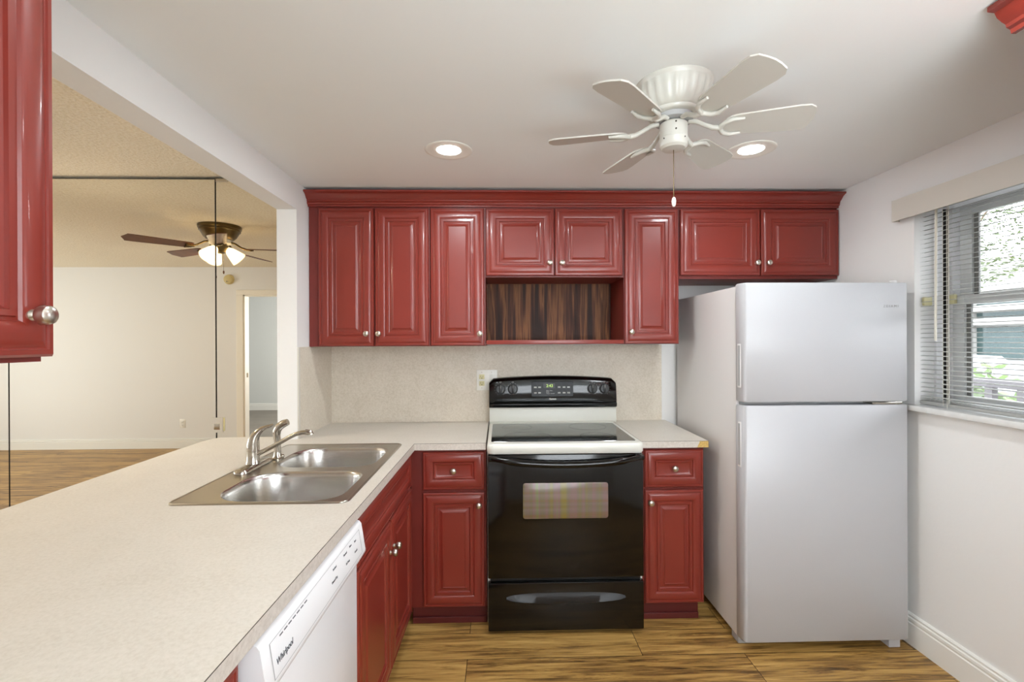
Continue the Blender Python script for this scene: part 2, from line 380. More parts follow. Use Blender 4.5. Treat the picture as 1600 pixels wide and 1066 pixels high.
struct('wall_bedroom', MB().box(-5.2, -1.0, -7.3, -7.1, 0, HL).box(-5.2, -5.1, -7.1, YW-.1, 0, HL).box(-1.1, -1.0, -7.1, YW-.1, 0, HL), 'bedwall', smooth=False)
# baseboards with a stepped top
def baseboard(name, x0, y0, nx, ny, length, ux, uy, h=.143, mat='trim', t=.016):
    prof = [(0, 0), (t, 0), (t, h*.70), (t*.72, h*.72), (t*.72, h*.76), (t*.95, h*.79), (t*.9, h*.86), (t*.55, h*.88), (t*.55, h*.92), (t*.7, h*.95), (t*.35, h), (0, h)]
    struct(name, MB().extrude([(x0+nx*o, y0+ny*o, z) for o, z in prof], (ux*length, uy*length, 0)), mat)
baseboard('baseboard_right', XR, -3.59, -1, 0, 3.55, 0, 1)
baseboard('baseboard_front', -6.5, YW, 0, 1, 6.5+DX0-.092, 1, 0, h=.13)
baseboard('baseboard_front.001', DX1+.092, YW, 0, 1, -DX1-.2, 1, 0, h=.13)
baseboard('baseboard_bedroom', -5.1, -7.1, 0, 1, 4.0, 1, 0, h=.14)
# doorway casing in the living room wall (seen in the mirror)
cs = MB()
for a, b_ in ((DX0-.088, DX0), (DX1, DX1+.088)):
    cs.box(a, b_, YW, YW+.018, 0, DZ, .004); 
cs.box(DX0-.088, DX1+.088, YW, YW+.018, DZ, DZ+.066, .004)
cs.box(DX0-.001, DX0+.018, YW-.1, YW+.004, 0, DZ).box(DX1-.018, DX1+.001, YW-.1, YW+.004, 0, DZ).box(DX0, DX1, YW-.1, YW+.004, DZ-.018, DZ)
dr = struct('door_1', cs, 'cream', smooth=False)
MB().box(DX0+.017, DX0+.021, YW-.07, YW-.04, .93, .99).build('latch_plate', 'bronze', dr)
# rear kitchen window (out of frame, behind the camera)
wf = struct('window_2', MB().box(1.0, 2.5, YW-.08, YW-.03, 1.0, 1.06).box(1.0, 2.5, YW-.08, YW-.03, 2.14, 2.2).box(1.0, 1.06, YW-.08, YW-.03, 1.06, 2.14).box(2.44, 2.5, YW-.08, YW-.03, 1.06, 2.14).box(1.0, 2.5, YW-.07, YW-.04, 1.58, 1.62), 'alu', smooth=False)
MB().box(1.06, 2.44, YW-.06, YW-.055, 1.06, 2.14).build('glass', 'glass', wf, smooth=False)
# right window: deep reveal, track, frame, sashes
fx = XR+.092
w1 = struct('window_1', MB().box(fx, fx+.03, WY1-.012, WY1, WZ0, WZ1).box(fx, fx+.03, WY0, WY0+.012, WZ0, WZ1)
            .box(fx+.06, fx+.13, WY1-.028, WY1, WZ0, WZ1).box(fx+.06, fx+.13, WY0, WY0+.028, WZ0, WZ1)
            .box(fx, fx+.13, WY0, WY1, WZ1-.03, WZ1).box(fx, fx+.13, WY0, WY1, WZ0, WZ0+.03), 'alu', smooth=False)
MB().box(fx+.03, fx+.06, WY1-.006, WY1, WZ0+.03, WZ1-.03).box(fx+.03, fx+.06, WY0, WY0+.006, WZ0+.03, WZ1-.03).build('track', 'dark', w1, smooth=False)
def sash(z0, z1, x0, nm):
    a, b_ = WY0+.03, WY1-.028
    s_ = MB().box(x0, x0+.03, b_-.055, b_, z0, z1, .002).box(x0, x0+.03, a, a+.055, z0, z1, .002).box(x0, x0+.03, a+.055, b_-.055, z1-.04, z1, .002).box(x0, x0+.03, a+.055, b_-.055, z0, z0+.04, .002).build(nm, 'alugrey', w1, smooth=False)
    MB().box(x0+.01, x0+.02, b_-.075, b_-.055, z0+.04, z1-.04).box(x0+.01, x0+.02, a+.055, a+.075, z0+.04, z1-.04).build('glazing_bead', 'bead', s_, smooth=False)
    MB().box(x0+.013, x0+.017, a+.06, b_-.06, z0+.04, z1-.04).build('pane', 'glass', s_, smooth=False)
sash(1.56, WZ1-.03, fx+.095, 'upper_sash'); sash(WZ0+.03, 1.60, fx+.06, 'lower_sash')
MB().box(fx+.045, fx+.06, WY1-.052, WY1-.022, 1.565, 1.610, .004).build('sash_latch', 'almond', w1)
MB().box(XR+.035, XR+.075, WY1-.012, WY1+.001, 1.560, 1.600, .004).build('latch_keeper', 'almond', w1)
struct('trim_1', MB().box(XR-.042, XR+.115, WY0-.04, WY1+.035, WZ0-.002, WZ0+.024, .005), 'marble')   # marble window sill
# ================================================================ BLIND
bx = XR+.024; b0, b1 = WY0+.014, WY1-.012
bl = thing('venetian_blind', 'white slatted mini blind with cream valance hung in the right-hand window', 'blind', (bx, (b0+b1)/2, WZ0+.026))
MB().box(bx-.014, bx+.016, b0, b1, WZ1-.035, WZ1-.003, .002).build('headrail', 'valance', bl)
MB().box(XR-.038, XR-.033, -1.87, -.749, 1.962, 2.062, .001).box(XR-.033, XR-.001, -.753, -.749, 1.962, 2.062).box(XR-.033, XR-.001, -1.87, -1.866, 1.962, 2.062).build('valance', 'valance', bl, smooth=False)
sl = MB(); zs = 1.150; nsl = 42
for k in range(nsl):
    z = zs + k*.0202; n = 5; vs = []
    for j in range(n+1):
        t = j/n*2-1; xx = bx + t*.0125; zz = z + .0022*(1-t*t) + t*.0015
        vs += [(xx, b0+.004, zz), (xx, b1-.004, zz)]
    sl.add(vs, [(2*j, 2*j+1, 2*j+3, 2*j+2) for j in range(n)])
for k, dz in enumerate((1.1345, 1.1405)):
    sl.box(bx-.0125, bx+.0125, b0+.004, b1-.004, dz, dz+.0008)
sl.build('slats', 'slat', bl)
MB().box(bx-.013, bx+.013, b0+.002, b1-.002, 1.115, 1.130, .003).build('bottom_rail', 'slat', bl)
for yy in (WY1-.13, WY1-.45, WY0+.13):
    MB().tube([(bx-.0135, yy, 1.12), (bx-.0135, yy, WZ1-.03)], .0008, 6).tube([(bx+.0135, yy, 1.12), (bx+.0135, yy, WZ1-.03)], .0008, 6).build('ladder_cord', 'cord', bl)
MB().tube([(bx-.026, WY1-.108, 1.40), (bx-.022, WY1-.106, 1.70), (bx-.016, WY1-.102, WZ1-.035)], .0048, 8).build('tilt_wand', 'cord', bl)
MB().tube([(bx-.02, WY1-.155, 1.10), (bx-.018, WY1-.153, WZ1-.035)], .0011, 6).tube([(bx-.022, WY1-.165, 1.13), (bx-.018, WY1-.16, WZ1-.035)], .0011, 6).lathe((bx-.02, WY1-.155, 1.085), Z, [(.001, 0), (.006, .004), (.004, .02), (.001, .022)], 10).build('pull_cord', 'cord', bl)

# ================================================================ CABINETS
PROF = [(0, 0), (0, .013), (.004, .0185), (.011, .0195), (.0125, .0165), (.015, .0165), (.018, .0185), (.027, .0215), (.037, .0225), (.046, .0215), (.053, .0185), (.056, .0145), (.060, .0145), (.062, .0175), (.071, .0175), (.073, .012), (.077, .0105), (.083, .0115), (.092, .0165), (.097, .0185), (.099, .0165), (.101, .0165)]
PROFD = [(0, 0), (0, .013), (.004, .0185), (.009, .0195), (.0105, .0165), (.013, .0165), (.020, .0205), (.032, .0222), (.044, .0205), (.051, .0165), (.053, .0135), (.055, .0165), (.059, .0165), (.068, .010), (.072, .009)]
KNOB = [(.006, 0), (.0085, .002), (.009, .006), (.007, .010), (.0055, .012), (.006, .014), (.012, .016), (.0148, .020), (.0152, .026), (.0138, .032), (.010, .035), (.004, .0362), (.0004, .0363)]
def door(par, O, U, w, h, N, knob=None, prof=PROF, name='door'):
    d = MB().panel(O, U, Z, N, w, h, prof).build(name, 'red', par, angle=22)
    if knob:
        MB().lathe(O+U*knob[0]+Z*knob[1]+N*(.0165 if prof is PROF else .009), N, KNOB, 20).build('knob', 'nickel', d)
    return d
YB = -.334    # front of the wall cabinet boxes; door faces stand ~2 cm further out
def wallcab(label, x0, x1, z0, doors, extra=None):
    c = thing('wall_cabinet', label, 'cabinet', ((x0+x1)/2, YB/2, z0))
    MB().box(x0+.0006, x1-.0006, YB, -.001, z0, 2.203).build('body', 'redbody', c, smooth=False)
    for a, b_, zz, kx, kz in doors:
        door(c, Vector((a, YB-.001, zz)), X, b_-a, 2.132-zz, -Y, (kx-a, kz-zz))
    return c
wallcab('red wall cabinet with two tall doors next to the left wall', 0.002, .6595, 1.380, [(.057, .3555, 1.3825, .3193, 1.449), (.3625, .652, 1.3825, .3847, 1.449)])
wallcab('red wall cabinet with one tall door, immediately left of the open wood-backed niche', .6605, .9625, 1.380, [(.664, .954, 1.3825, .932, 1.447)])
c = thing('wall_cabinet', 'red wall cabinet with two short doors over an open wood-backed niche, above the stove', 'cabinet', (1.345, -.17, 1.388))
MB().box(.9635, 1.7265, YB, -.001, 1.757, 2.203).build('body', 'redbody', c, smooth=False)
door(c, Vector((.967, YB-.001, 1.765)), X, .373, .367, -Y, (.3478, .067)); door(c, Vector((1.345, YB-.001, 1.765)), X, .372, .367, -Y, (.0366, .067))
MB().box(.9640, 1.7260, -.026, -.018, 1.40, 1.757).build('back_panel', 'veneer', c, smooth=False)
MB().box(.9640, 1.7260, -.018, -.002, 1.392, 1.757).build('back_frame', 'redbody', c, smooth=False)
MB().box(.9640, 1.7260, YB-.006, -.026, 1.392, 1.399).build('shelf', 'redbody', c, smooth=False)
MB().box(.9660, 1.7240, YB-.013, YB-.0065, 1.388, 1.411, .0015).build('shelf_rail', 'red', c)
wallcab('red wall cabinet with one tall door, between the open niche and the fridge', 1.7275, 2.036, 1.386, [(1.731, 2.0275, 1.3885, 1.761, 1.4535)])
wallcab('red wall cabinet with two short wide doors above the white fridge', 2.037, XR-.003, 1.748, [(2.041, 2.487, 1.765, 2.4614, 1.832), (2.494, XR-.004, 1.765, 2.5261, 1.832)])
# crown moulding along the run
CP = [(0, 2.1415), (.012, 2.1415), (.012, 2.150), (.020, 2.153), (.023, 2.160), (.020, 2.166), (.026, 2.170), (.026, 2.175), (.033, 2.179), (.040, 2.186), (.050, 2.197), (.064, 2.204), (.072, 2.206), (.072, 2.215), (0, 2.215)]
tag(MB().extrude([(.001, YB-.001-o, z) for o, z in CP], (XR-.003, 0, 0)).build('crown_molding', 'red', angle=25), 'long red crown moulding along the top of the wall cabinets below the ceiling', 'moulding')
# hanging cabinet at the left edge, above the peninsula, facing right
hc = thing('wall_cabinet', 'red cabinet hanging over the peninsula at the left edge, nearest the camera', 'cabinet', (.17, -2.52, 1.381))
MB().box(.001, .306, -2.83, -2.187, 1.379, HC-.001).build('body', 'redbody', hc, smooth=False)
door(hc, Vector((.307, -2.183, 1.387)), -Y, .31, .80, X, (.041, .064)); door(hc, Vector((.307, -2.497, 1.387)), -Y, .31, .80, X, (.276, .0645))
# tall cabinet by the right wall; only its crown shows in the top right corner
tc = thing('wall_cabinet', 'red cabinet at the ceiling in the top right corner, only its crown showing', 'cabinet', (2.63, -2.3, 1.45))
MB().box(2.318, XR-.001, -2.75, -1.86, 1.45, 2.19).build('body', 'redbody', tc, smooth=False)
for a in (-2.305, -2.745): door(tc, Vector((2.317, a+.435, 1.455)), -Y, .43, .70, -X, (.05 if a > -2.5 else .38, .06))
CP2 = [(0, 2.162), (.012, 2.162), (.014, 2.172), (.024, 2.176), (.026, 2.184), (.036, 2.190), (.048, 2.200), (.054, 2.212), (.072, 2.214), (.072, 2.226), (0, 2.226)]
MB().extrude([(2.317-o, -2.75, z) for o, z in CP2], (0, .93, 0)).build('crown', 'red', tc, angle=25)

# base cabinets
YF = -.598
def basecab(label, x0, x1, dx0, dx1, knobx, filler=None, side=0):
    c = thing('base_cabinet', label, 'cabinet', ((x0+x1)/2, -.3, 0))
    MB().box(x0, x1, YF, -.002, .092, .8745).build('body', 'redbody', c, smooth=False)
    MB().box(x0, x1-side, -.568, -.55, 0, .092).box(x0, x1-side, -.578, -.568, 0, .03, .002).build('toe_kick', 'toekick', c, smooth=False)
    w = dx1-dx0
    door(c, Vector((dx0, YF-.001, .676)), X, w, .1865, -Y, (w/2, .0955), PROFD, 'drawer')
    door(c, Vector((dx0, YF-.001, .100)), X, w, .562, -Y, (knobx-dx0, .505))
    return c
basecab('narrow red base cabinet with drawer and door, left of the stove', .600, .970, .658, .961, .9334)
basecab('narrow red base cabinet with drawer and door, between stove and fridge', 1.742, 2.057, 1.757, 2.0495, 1.7812, side=.018)

# peninsula frame (turned by a hair, as in the photo)
PA = .0126; PO = Vector((.6206, -.6277, 0)); PT = Vector((-math.sin(PA), -math.cos(PA), 0)); PN = Vector((math.cos(PA), -math.sin(PA), 0))
def pp(t, n, z=0): return PO + PT*t + PN*n + Z*z
sk = thing('base_cabinet', 'red sink cabinet in the peninsula with a wide blank front over two doors', 'cabinet', tuple(pp(.43, -.3)))
MB().obox(pp(0, 0), PT, Z, PN, -.022, .862, .092, .66, -.60, -.031).obox(pp(0, 0), PT, Z, PN, -.022, .862, .66, .8745, -.05, -.031).build('body', 'redbody', sk, smooth=False)
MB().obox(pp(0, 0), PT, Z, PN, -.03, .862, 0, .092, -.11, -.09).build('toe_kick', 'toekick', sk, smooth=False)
door(sk, pp(.010, -.030, .703), PT, .84, .163, PN, None, PROFD, 'false_drawer_front')
door(sk, pp(.010, -.030, .094), PT, .410, .600, PN, (.385, .487)); door(sk, pp(.430, -.030, .094), PT, .420, .600, PN, (.03, .487))
ec = thing('base_cabinet', 'red end cabinet of the peninsula, a sliver left of the dishwasher', 'cabinet', tuple(pp(1.62, -.3)))
MB().obox(pp(0, 0), PT, Z, PN, 1.484, 1.79, .0, .8745, -.60, -.035).build('body', 'redbody', ec, smooth=False)
door(ec, pp(1.505, -.034, .094), PT, .27, .765, PN, (.24, .66))

# ================================================================ DISHWASHER
dw = thing('dishwasher', 'white built-in dishwasher under the peninsula counter', 'dishwasher', tuple(pp(1.17, -.3)))
MB().obox(pp(0, 0), PT, Z, PN, .868, 1.476, .10, .868, -.58, -.045).build('tub', 'dw', dw, smooth=False)
MB().obox(pp(0, 0), PT, Z, PN, .868, 1.476, 0, .10, -.14, -.10).build('kick_plate', 'blackmat', dw, smooth=False)
MB().obox(pp(0, 0), PT, Z, PN, .870, 1.474, .11, .733, -.044, -.010, .004).build('door_panel', 'dw', dw)
cpn = [(-.044, .864), (-.010, .864), (-.002, .861), (.004, .853), (.016, .775), (.016, .768), (.004, .748), (-.006, .738), (-.044, .738)]
cpo = MB().extrude([pp(.870, n, z) for n, z in cpn], PT*.604).build('control_panel', 'dw', dw, angle=50)
# face of the control panel: slope from (n .004,z .853) to (.016,.775)
FV = (PN*(-.012)+Z*.078).normalized(); FN = PT.cross(FV)
if FN.dot(PN) < 0: FN = -FN
def fc(t, f): return pp(t, .016-.012*f, .775+.078*f) + FN*.0006
fr_ = MB()
for (t0, t1, f0, f1) in ((.90, 1.444, .90, .915), (.90, 1.444, .04, .055), (.90, .903, .05, .91), (1.441, 1.444, .05, .91)):
    fr_.add([fc(t0, f0), fc(t1, f0), fc(t1, f1), fc(t0, f1)], [(0, 1, 2, 3)])
fr_.build('panel_outline', 'gasket', cpo)
TU = -PT
text('brand_script', 'Whirlpool', 'darktext', cpo, .0165, fc(1.395, .34), TU, FV, FN, shear=.25)
vt = MB()
for k in range(7):
    t0 = 1.405-k*.019; vt.add([fc(t0, .80), fc(t0-.014, .80), fc(t0-.014, .835), fc(t0, .835)], [(0, 1, 2, 3)])
vt.build('vent_slots', 'darktext', cpo)
for t0, f, s_ in ((1.11, .70, 'Locked'), (1.12, .38, 'Heated Dry'), (1.03, .70, 'Normal'), (.985, .74, 'Rinse'), (.945, .70, 'Start'), (1.02, .36, 'Hi-Temp'), (.95, .36, 'Cancel')):
    text('button_label', s_, 'darktext', cpo, .008, fc(t0, f), TU, FV, FN)

# ================================================================ COUNTERTOPS
ZC, ZT = .8752, .908
zend = 1.80
pe = PO + PT*zend
outl = [(.001, -.001), (.9685, -.001), (.9685, -.6277), (PO.x, PO.y), (pe.x, pe.y), (-.46, pe.y+.02), (-.46, -.53), (-.448, -.47), (-.425, -.428), (-.108, -.422), (-.108, -.494), (.001, -.494)]
hole = [(.030, -1.46), (.548, -1.46), (.548, -.656), (.030, -.656)]
ct = MB().holed(outl, [hole], ZT, ZC).build('countertop', 'counter', smooth=False, loc=(.3, -1.2, ZC))
tag(ct, 'cream laminate L-shaped countertop holding the sink, left of the stove', 'countertop')
eb = MB()
for a, b_, nrm in (((PO.x, PO.y), (.9685, -.6277), (0, -1)), ((pe.x, pe.y), (PO.x, PO.y), (PN.x, PN.y))):
    p0, p1 = Vector((a[0], a[1], 0)), Vector((b_[0], b_[1], 0)); d_ = (p1-p0).normalized(); nn = Vector((nrm[0], nrm[1], 0))
    eb.obox(p0, d_, Z, nn, 0, (p1-p0).length, ZC-.0005, ZT-.0016, 0, .0012)
eb.build('edge_band', 'edge', ct, smooth=False)
es = MB()
for a, b_, nrm in (((PO.x, PO.y), (.9685, -.6277), (0, -1)), ((pe.x, pe.y), (PO.x, PO.y), (PN.x, PN.y))):
    p0, p1 = Vector((a[0], a[1], 0)), Vector((b_[0], b_[1], 0)); d_ = (p1-p0).normalized(); nn = Vector((nrm[0], nrm[1], 0))
    es.obox(p0, d_, Z, nn, 0, (p1-p0).length, ZT-.0016, ZT-.0003, 0, .0009)
es.build('edge_seam', 'slot', ct, smooth=False)
c2 = MB().box(1.737, 2.0705, -.6277, -.001, ZC, ZT).build('countertop', 'counter', smooth=False)
tag(c2, 'small piece of cream laminate countertop right of the stove with a chipped corner', 'countertop')
MB().add([(1.737, -.6289, ZC), (2.014, -.6289, ZC), (2.019, -.6289, .888), (2.025, -.6289, .899), (2.027, -.6289, ZT-.0016), (1.737, -.6289, ZT-.0016),
          (1.737, -.6277, ZC), (2.014, -.6277, ZC), (2.019, -.6277, .888), (2.025, -.6277, .899), (2.027, -.6277, ZT-.0016), (1.737, -.6277, ZT-.0016)],
         [(5, 4, 3, 2, 1, 0), (6, 7, 8, 9, 10, 11), (0, 1, 7, 6), (1, 2, 8, 7), (2, 3, 9, 8), (3, 4, 10, 9), (4, 5, 11, 10), (5, 0, 6, 11)]).build('edge_band', 'edge', c2, smooth=False)
MB().box(2.012, 2.0703, -.6284, -.6276, ZC+.0004, ZT-.0014).box(2.0702, 2.0712, -.6277, -.02, ZC+.0004, ZT-.0014).build('chipped_corner', 'particle', c2, smooth=False)
MB().box(1.737, 2.0705, -.6286, -.6275, ZT-.0016, ZT-.0003).build('edge_seam', 'slot', c2, smooth=False)
# backsplashes
bs = MB().box(.0055, 2.0505, -.0055, -.0005, ZT+.0003, 1.3795).build('backsplash', 'splash', smooth=False)
tag(bs, 'beige laminate backsplash panel on the wall behind the stove', 'backsplash')
bs2 = MB().box(.0005, .0055, -.470, -.001, ZT+.0003, 1.3795).build('backsplash', 'splash', smooth=False)
tag(bs2, 'short laminate side splash on the left wall beside the sink', 'backsplash')
MB().box(.0003, .0075, -.488, -.470, ZT+.0003, 1.3795, .001).build('edge_strip', 'valance', bs2)

# ================================================================ SINK AND FAUCET
sx0, sx1, sy0, sy1 = .009, .566, -1.482, -.634
si = thing('sink', 'double bowl stainless steel sink set in the peninsula counter', 'sink', ((sx0+sx1)/2, (sy0+sy1)/2, ZT))
bowls = [(.118, .530, -1.462, -1.118), (.118, .530, -1.062, -.712)]
RB = [.085, .12, .12, .085]
h_ = [rrect(*b_, RB, 10) for b_ in bowls]
zd = ZT+.0035
dk = MB().holed(rrect(sx0+.010, sx1-.010, sy0+.010, sy1-.010, .020, 6), h_, zd)
lo = [(rrect(sx0, sx1, sy0, sy1, .026, 6), ZT+.0004), (rrect(sx0+.002, sx1-.002, sy0+.002, sy1-.002, .025, 6), ZT+.004), (rrect(sx0+.005, sx1-.005, sy0+.005, sy1-.005, .023, 6), ZT+.0058), (rrect(sx0+.008, sx1-.008, sy0+.008, sy1-.008, .021, 6), ZT+.0052), (rrect(sx0+.010, sx1-.010, sy0+.010, sy1-.010, .020, 6), zd)]
def loft(mb, loops, cap=False):
    n = len(loops[0][0]); vs = [(x, y, z) for l, z in loops for x, y in l]; fs = []
    for i in range(len(loops)-1):
        for k in range(n):
            k2 = (k+1) % n; fs.append((i*n+k, i*n+k2, (i+1)*n+k2, (i+1)*n+k))
    if cap: fs.append(tuple((len(loops)-1)*n+k for k in range(n)))
    mb.add(vs, fs)
loft(dk, lo); dko = dk.build('deck', 'steeldeck', si, angle=60)
for (x0, x1, y0, y1) in bowls:
    b_ = MB(); L = []
    for ins, z in ((0, 0), (.003, -.002), (.006, -.007), (.009, -.02), (.014, -.11), (.020, -.145), (.032, -.165), (.055, -.176), (.09, -.180)):
        rr = [max(.02, q-ins*.35) for q in RB]; L.append((rrect(x0+ins, x1-ins, y0+ins, y1-ins, rr, 10), zd+z))
    loft(b_, L, True); bo = b_.build('bowl', 'steel', si, angle=70)
    cx, cy = (x0+x1)/2, (y0+y1)/2
    MB().lathe((cx, cy, zd-.1798), Z, [(.042, 0), (.042, .002), (.034, .0025), (.030, .0008), (.0, .0008)], 24).build('drain', 'chrome', bo)
fa = thing('faucet', 'brushed nickel single-lever kitchen faucet with a long thin spout, behind the sink bowls', 'faucet', (.062, -1.05, zd))
zf = zd+.0008
fb = MB(); LL = []
for ins, z in ((0, 0), (.0005, .006), (.004, .012), (.012, .0155), (.02, .016)):
    LL.append((rrect(.034+ins, .090-ins, -1.165+ins, -.935-ins, [.027-ins*.9]*4, 8), zf+z))
loft(fb, LL, True); fb.build('base_plate', 'chrome', fa, angle=60)
MB().lathe((.060, -1.05, zf+.015), Z, [(.0275, 0), (.0265, .006), (.0245, .012), (.024, .05), (.0245, .0505), (.0245, .052), (.024, .0525), (.0238, .062)], 28).build('valve_body', 'chrome', fa)
lv = [(.060, -1.05, zf+.0775), (.0605, -1.05, zf+.092), (.063, -1.05, zf+.108), (.069, -1.049, zf+.124), (.080, -1.047, zf+.139), (.094, -1.045, zf+.150), (.110, -1.043, zf+.157), (.124, -1.042, zf+.161), (.134, -1.041, zf+.166)]
MB().tube(lv, [.0238, .0232, .021, .0175, .0135, .0095, .007, .006, .0045], 20).build('lever_handle', 'chrome', fa, angle=70)
spp = [(.075, -1.052, zf+.050), (.10, -1.053, zf+.062), (.14, -1.055, zf+.082), (.175, -1.056, zf+.101), (.205, -1.058, zf+.118), (.23, -1.059, zf+.130), (.255, -1.060, zf+.137), (.275, -1.061, zf+.139), (.290, -1.062, zf+.137)]
MB().tube(spp, [.0095, .0088, .0085, .0085, .0085, .0085, .0085, .0085, .0085], 14).tube([(.270, -1.0608, zf+.139), (.291, -1.0621, zf+.1365), (.293, -1.0622, zf+.128)], .0105, 14).build('spout', 'chrome', fa, angle=60)
sp = thing('sink_sprayer', 'brushed nickel pull-out sprayer standing on the sink deck just beyond the faucet', 'sprayer', (.096, -.90, zd))
SPX, SPY = .094, -.915
MB().lathe((SPX, SPY, zf), Z, [(.026, 0), (.026, .003), (.020, .006), (.016, .016), (.0145, .03)], 22).lathe((SPX+.016, SPY, zf+.010), X, [(.009, 0), (.009, .008), (.005, .011)], 14).build('holder', 'chrome', sp)
MB().tube([(SPX, SPY, zf+.030), (SPX, SPY, zf+.07), (SPX-.003, SPY, zf+.098), (SPX-.002, SPY, zf+.118), (SPX+.008, SPY, zf+.136), (SPX+.026, SPY, zf+.148), (SPX+.044, SPY, zf+.155)], [.0145, .013, .0145, .0165, .017, .0165, .0135], 18).build('spray_head', 'chrome', sp, angle=60)

# ================================================================ RANGE
rx0, rx1 = .977, 1.729; rc = (rx0+rx1)/2
rg = thing('range', 'freestanding electric range with black oven door and white cooktop rim', 'stove', (rc, -.35, 0))
MB().box(rx0, rx1, -.655, -.012, .045, .882).build('body', 'enamel', rg, smooth=False)
for px in (rx0+.03, rx1-.03):
    for py in (-.62, -.06): MB().lathe((px, py, 0), Z, [(.016, 0), (.016, .01), (.008, .012), (.008, .046)], 12).build('leg', 'blackmat', rg)
# white cooktop rim
def lp(i, z, r): return (rrect(rx0-.002+i, rx1+.002-i, -.703+i, -.02-i*.2, [.004, .004, r, r], 6), z)
rm = MB(); loft(rm, [lp(.006, .868, .03), lp(.001, .874, .034), (lp(0, .895, .036)), lp(.001, .906, .036), lp(.005, .913, .034), lp(.012, .9165, .03), lp(.018, .917, .03)], True)
rm.build('cooktop_rim', 'enamel', rg, angle=60)
gx0, gx1, gy0, gy1 = .995, 1.703, -.650, -.155
cg = MB(); loft(cg, [(rrect(gx0, gx1, gy0, gy1, .012, 5), .9165), (rrect(gx0+.001, gx1-.001, gy0+.001, gy1-.001, .012, 5), .9185)], True)
cgo = cg.build('glass_top', 'glass_black', rg)
def ring(cx, cy, r, w=.003):
    mb = MB(); n = 48; vs = []
    for k in range(n):
        a = 2*PI*k/n; vs += [(cx+(r-w)*math.cos(a), cy+(r-w)*math.sin(a), .9188), (cx+r*math.cos(a), cy+r*math.sin(a), .9188)]
    return mb.add(vs, [(2*k, 2*k+1, (2*k+3) % (2*n), (2*k+2) % (2*n)) for k in range(n)])
for cx, cy, r in ((1.18, -.535, .122), (1.135, -.265, .085), (1.535, -.530, .085), (1.535, -.265, .105)): ring(cx, cy, r).build('burner_ring', 'ring', cgo)
# back riser and black control panel
MB().extrude([(rx0, -.118, .9172), (rx0, -.108, .925), (rx0, -.104, 1.000), (rx0, -.100, 1.008), (rx0, -.03, 1.008), (rx0, -.03, .9172)], (rx1-rx0+.010, 0, 0)).build('back_riser', 'riser', rg)
def bgtop(x):
    u = (x-rc)/((rx1-rx0)/2+.005); return 1.176 + .017*(1-u*u)
bgm = MB(); n = 30; bx0, bx1 = rx0-.002, rx1+.012
rowsp = [(1.0085, -.030), (1.0085, -.112), (1.022, -.117), (1.030, -.117), (1.036, -.108), (1.048, -.112), (None, -.098), ('t', -.090), ('T', -.080), ('T', -.030)]
vs = []
for i in range(n+1):
    x = bx0+(bx1-bx0)*i/n; e = min(i, n-i)/n; dr = .022*max(0, 1-e/.035)**2
    zt = bgtop(x)-dr
    for z, y in rowsp:
        zz = zt-.022 if z is None else zt-.006 if z == 't' else zt if z == 'T' else z
        vs.append((x, y, zz))
k_ = len(rowsp); fs = []
for i in range(n):
    for j in range(k_-1): fs.append((i*k_+j, i*k_+j+1, (i+1)*k_+j+1, (i+1)*k_+j))
    fs.append((i*k_+k_-1, i*k_, (i+1)*k_, (i+1)*k_+k_-1))
fs.append(tuple(range(k_-1, -1, -1))); fs.append(tuple(n*k_+j for j in range(k_)))
cpl = bgm.add(vs, fs).build('control_panel', 'black', rg, angle=40)
CV = Vector((0, .014, .12)).normalized(); CN = Vector((0, -1, .117)).normalized()
def cpt(x, z): return Vector((x, -.112+.014*(z-1.048)/.12, z)) + CN*.0008
for kx in (1.043, 1.117, 1.595, 1.668):
    kb = MB().lathe(cpt(kx, 1.117), CN, [(.031, 0), (.031, .001), (.0275, .0015), (.026, .012), (.024, .014), (0, .0145)], 28)
    kb.obox(cpt(kx, 1.117), X, CV, CN, -.006, .006, -.024, .024, .0145, .024, .003)
    ko = kb.build('knob', 'blackmat', cpl)
    MB().obox(cpt(kx, 1.117), X, CV, CN, -.0012, .0012, .004, .023, .024, .0245).build('pointer', 'greytext', ko)
    dl = MB()
    for q in range(13):
        a = R(-60+q*25); p0 = cpt(kx, 1.117) + (X*math.cos(a)+CV*math.sin(a))*.034; d_ = X*math.cos(a)+CV*math.sin(a); e_ = CN.cross(d_)
        dl.obox(p0, d_, e_, CN, 0, .003, -.0007, .0007, 0, .0003)
    dl.build('dial_marks', 'greytext', cpl)
    text('dial_label', 'OFF', 'greytext', cpl, .008, cpt(kx, 1.158), X, CV, CN)
dp = MB(); loft(dp, [([(x, z) for x, z in rrect(1.228, 1.480, 1.071, 1.160, .008, 4)], 0), ([(x, z) for x, z in rrect(1.230, 1.478, 1.073, 1.158, .007, 4)], .0015)], True)
dp.v = [cpt(v.x, v.y)+CN*(v.z-.0004) for v in dp.v]
dpo = dp.build('display_panel', 'panelblack', cpl)
MB().obox(cpt(1.335, 1.135), X, CV, CN, -.036, .036, -.014, .014, .0012, .0014).build('display_window', 'blackmat', dpo)
text('clock_digits', '2:43', 'led_green', dpo, .024, cpt(1.338, 1.135)+CN*.0016, X, CV, CN)
for x in (1.252, 1.277, 1.395, 1.425, 1.452):
    for z in (1.127, 1.094): 
        MB().obox(cpt(x, z), X, CV, CN, -.008, .008, -.004, .004, .0012, .0016).build('button', 'greytext', dpo)
text('panel_words', 'Bake Time\nBroil\nTimer On/Off', 'greytext', dpo, .0085, cpt(1.318, 1.098)+CN*.0014, X, CV, CN, 'LEFT')
text('brand_plate', 'Kenmore', 'plate', cpl, .015, cpt(rc+.003, 1.0575), X, CV, CN, wscale=.7)
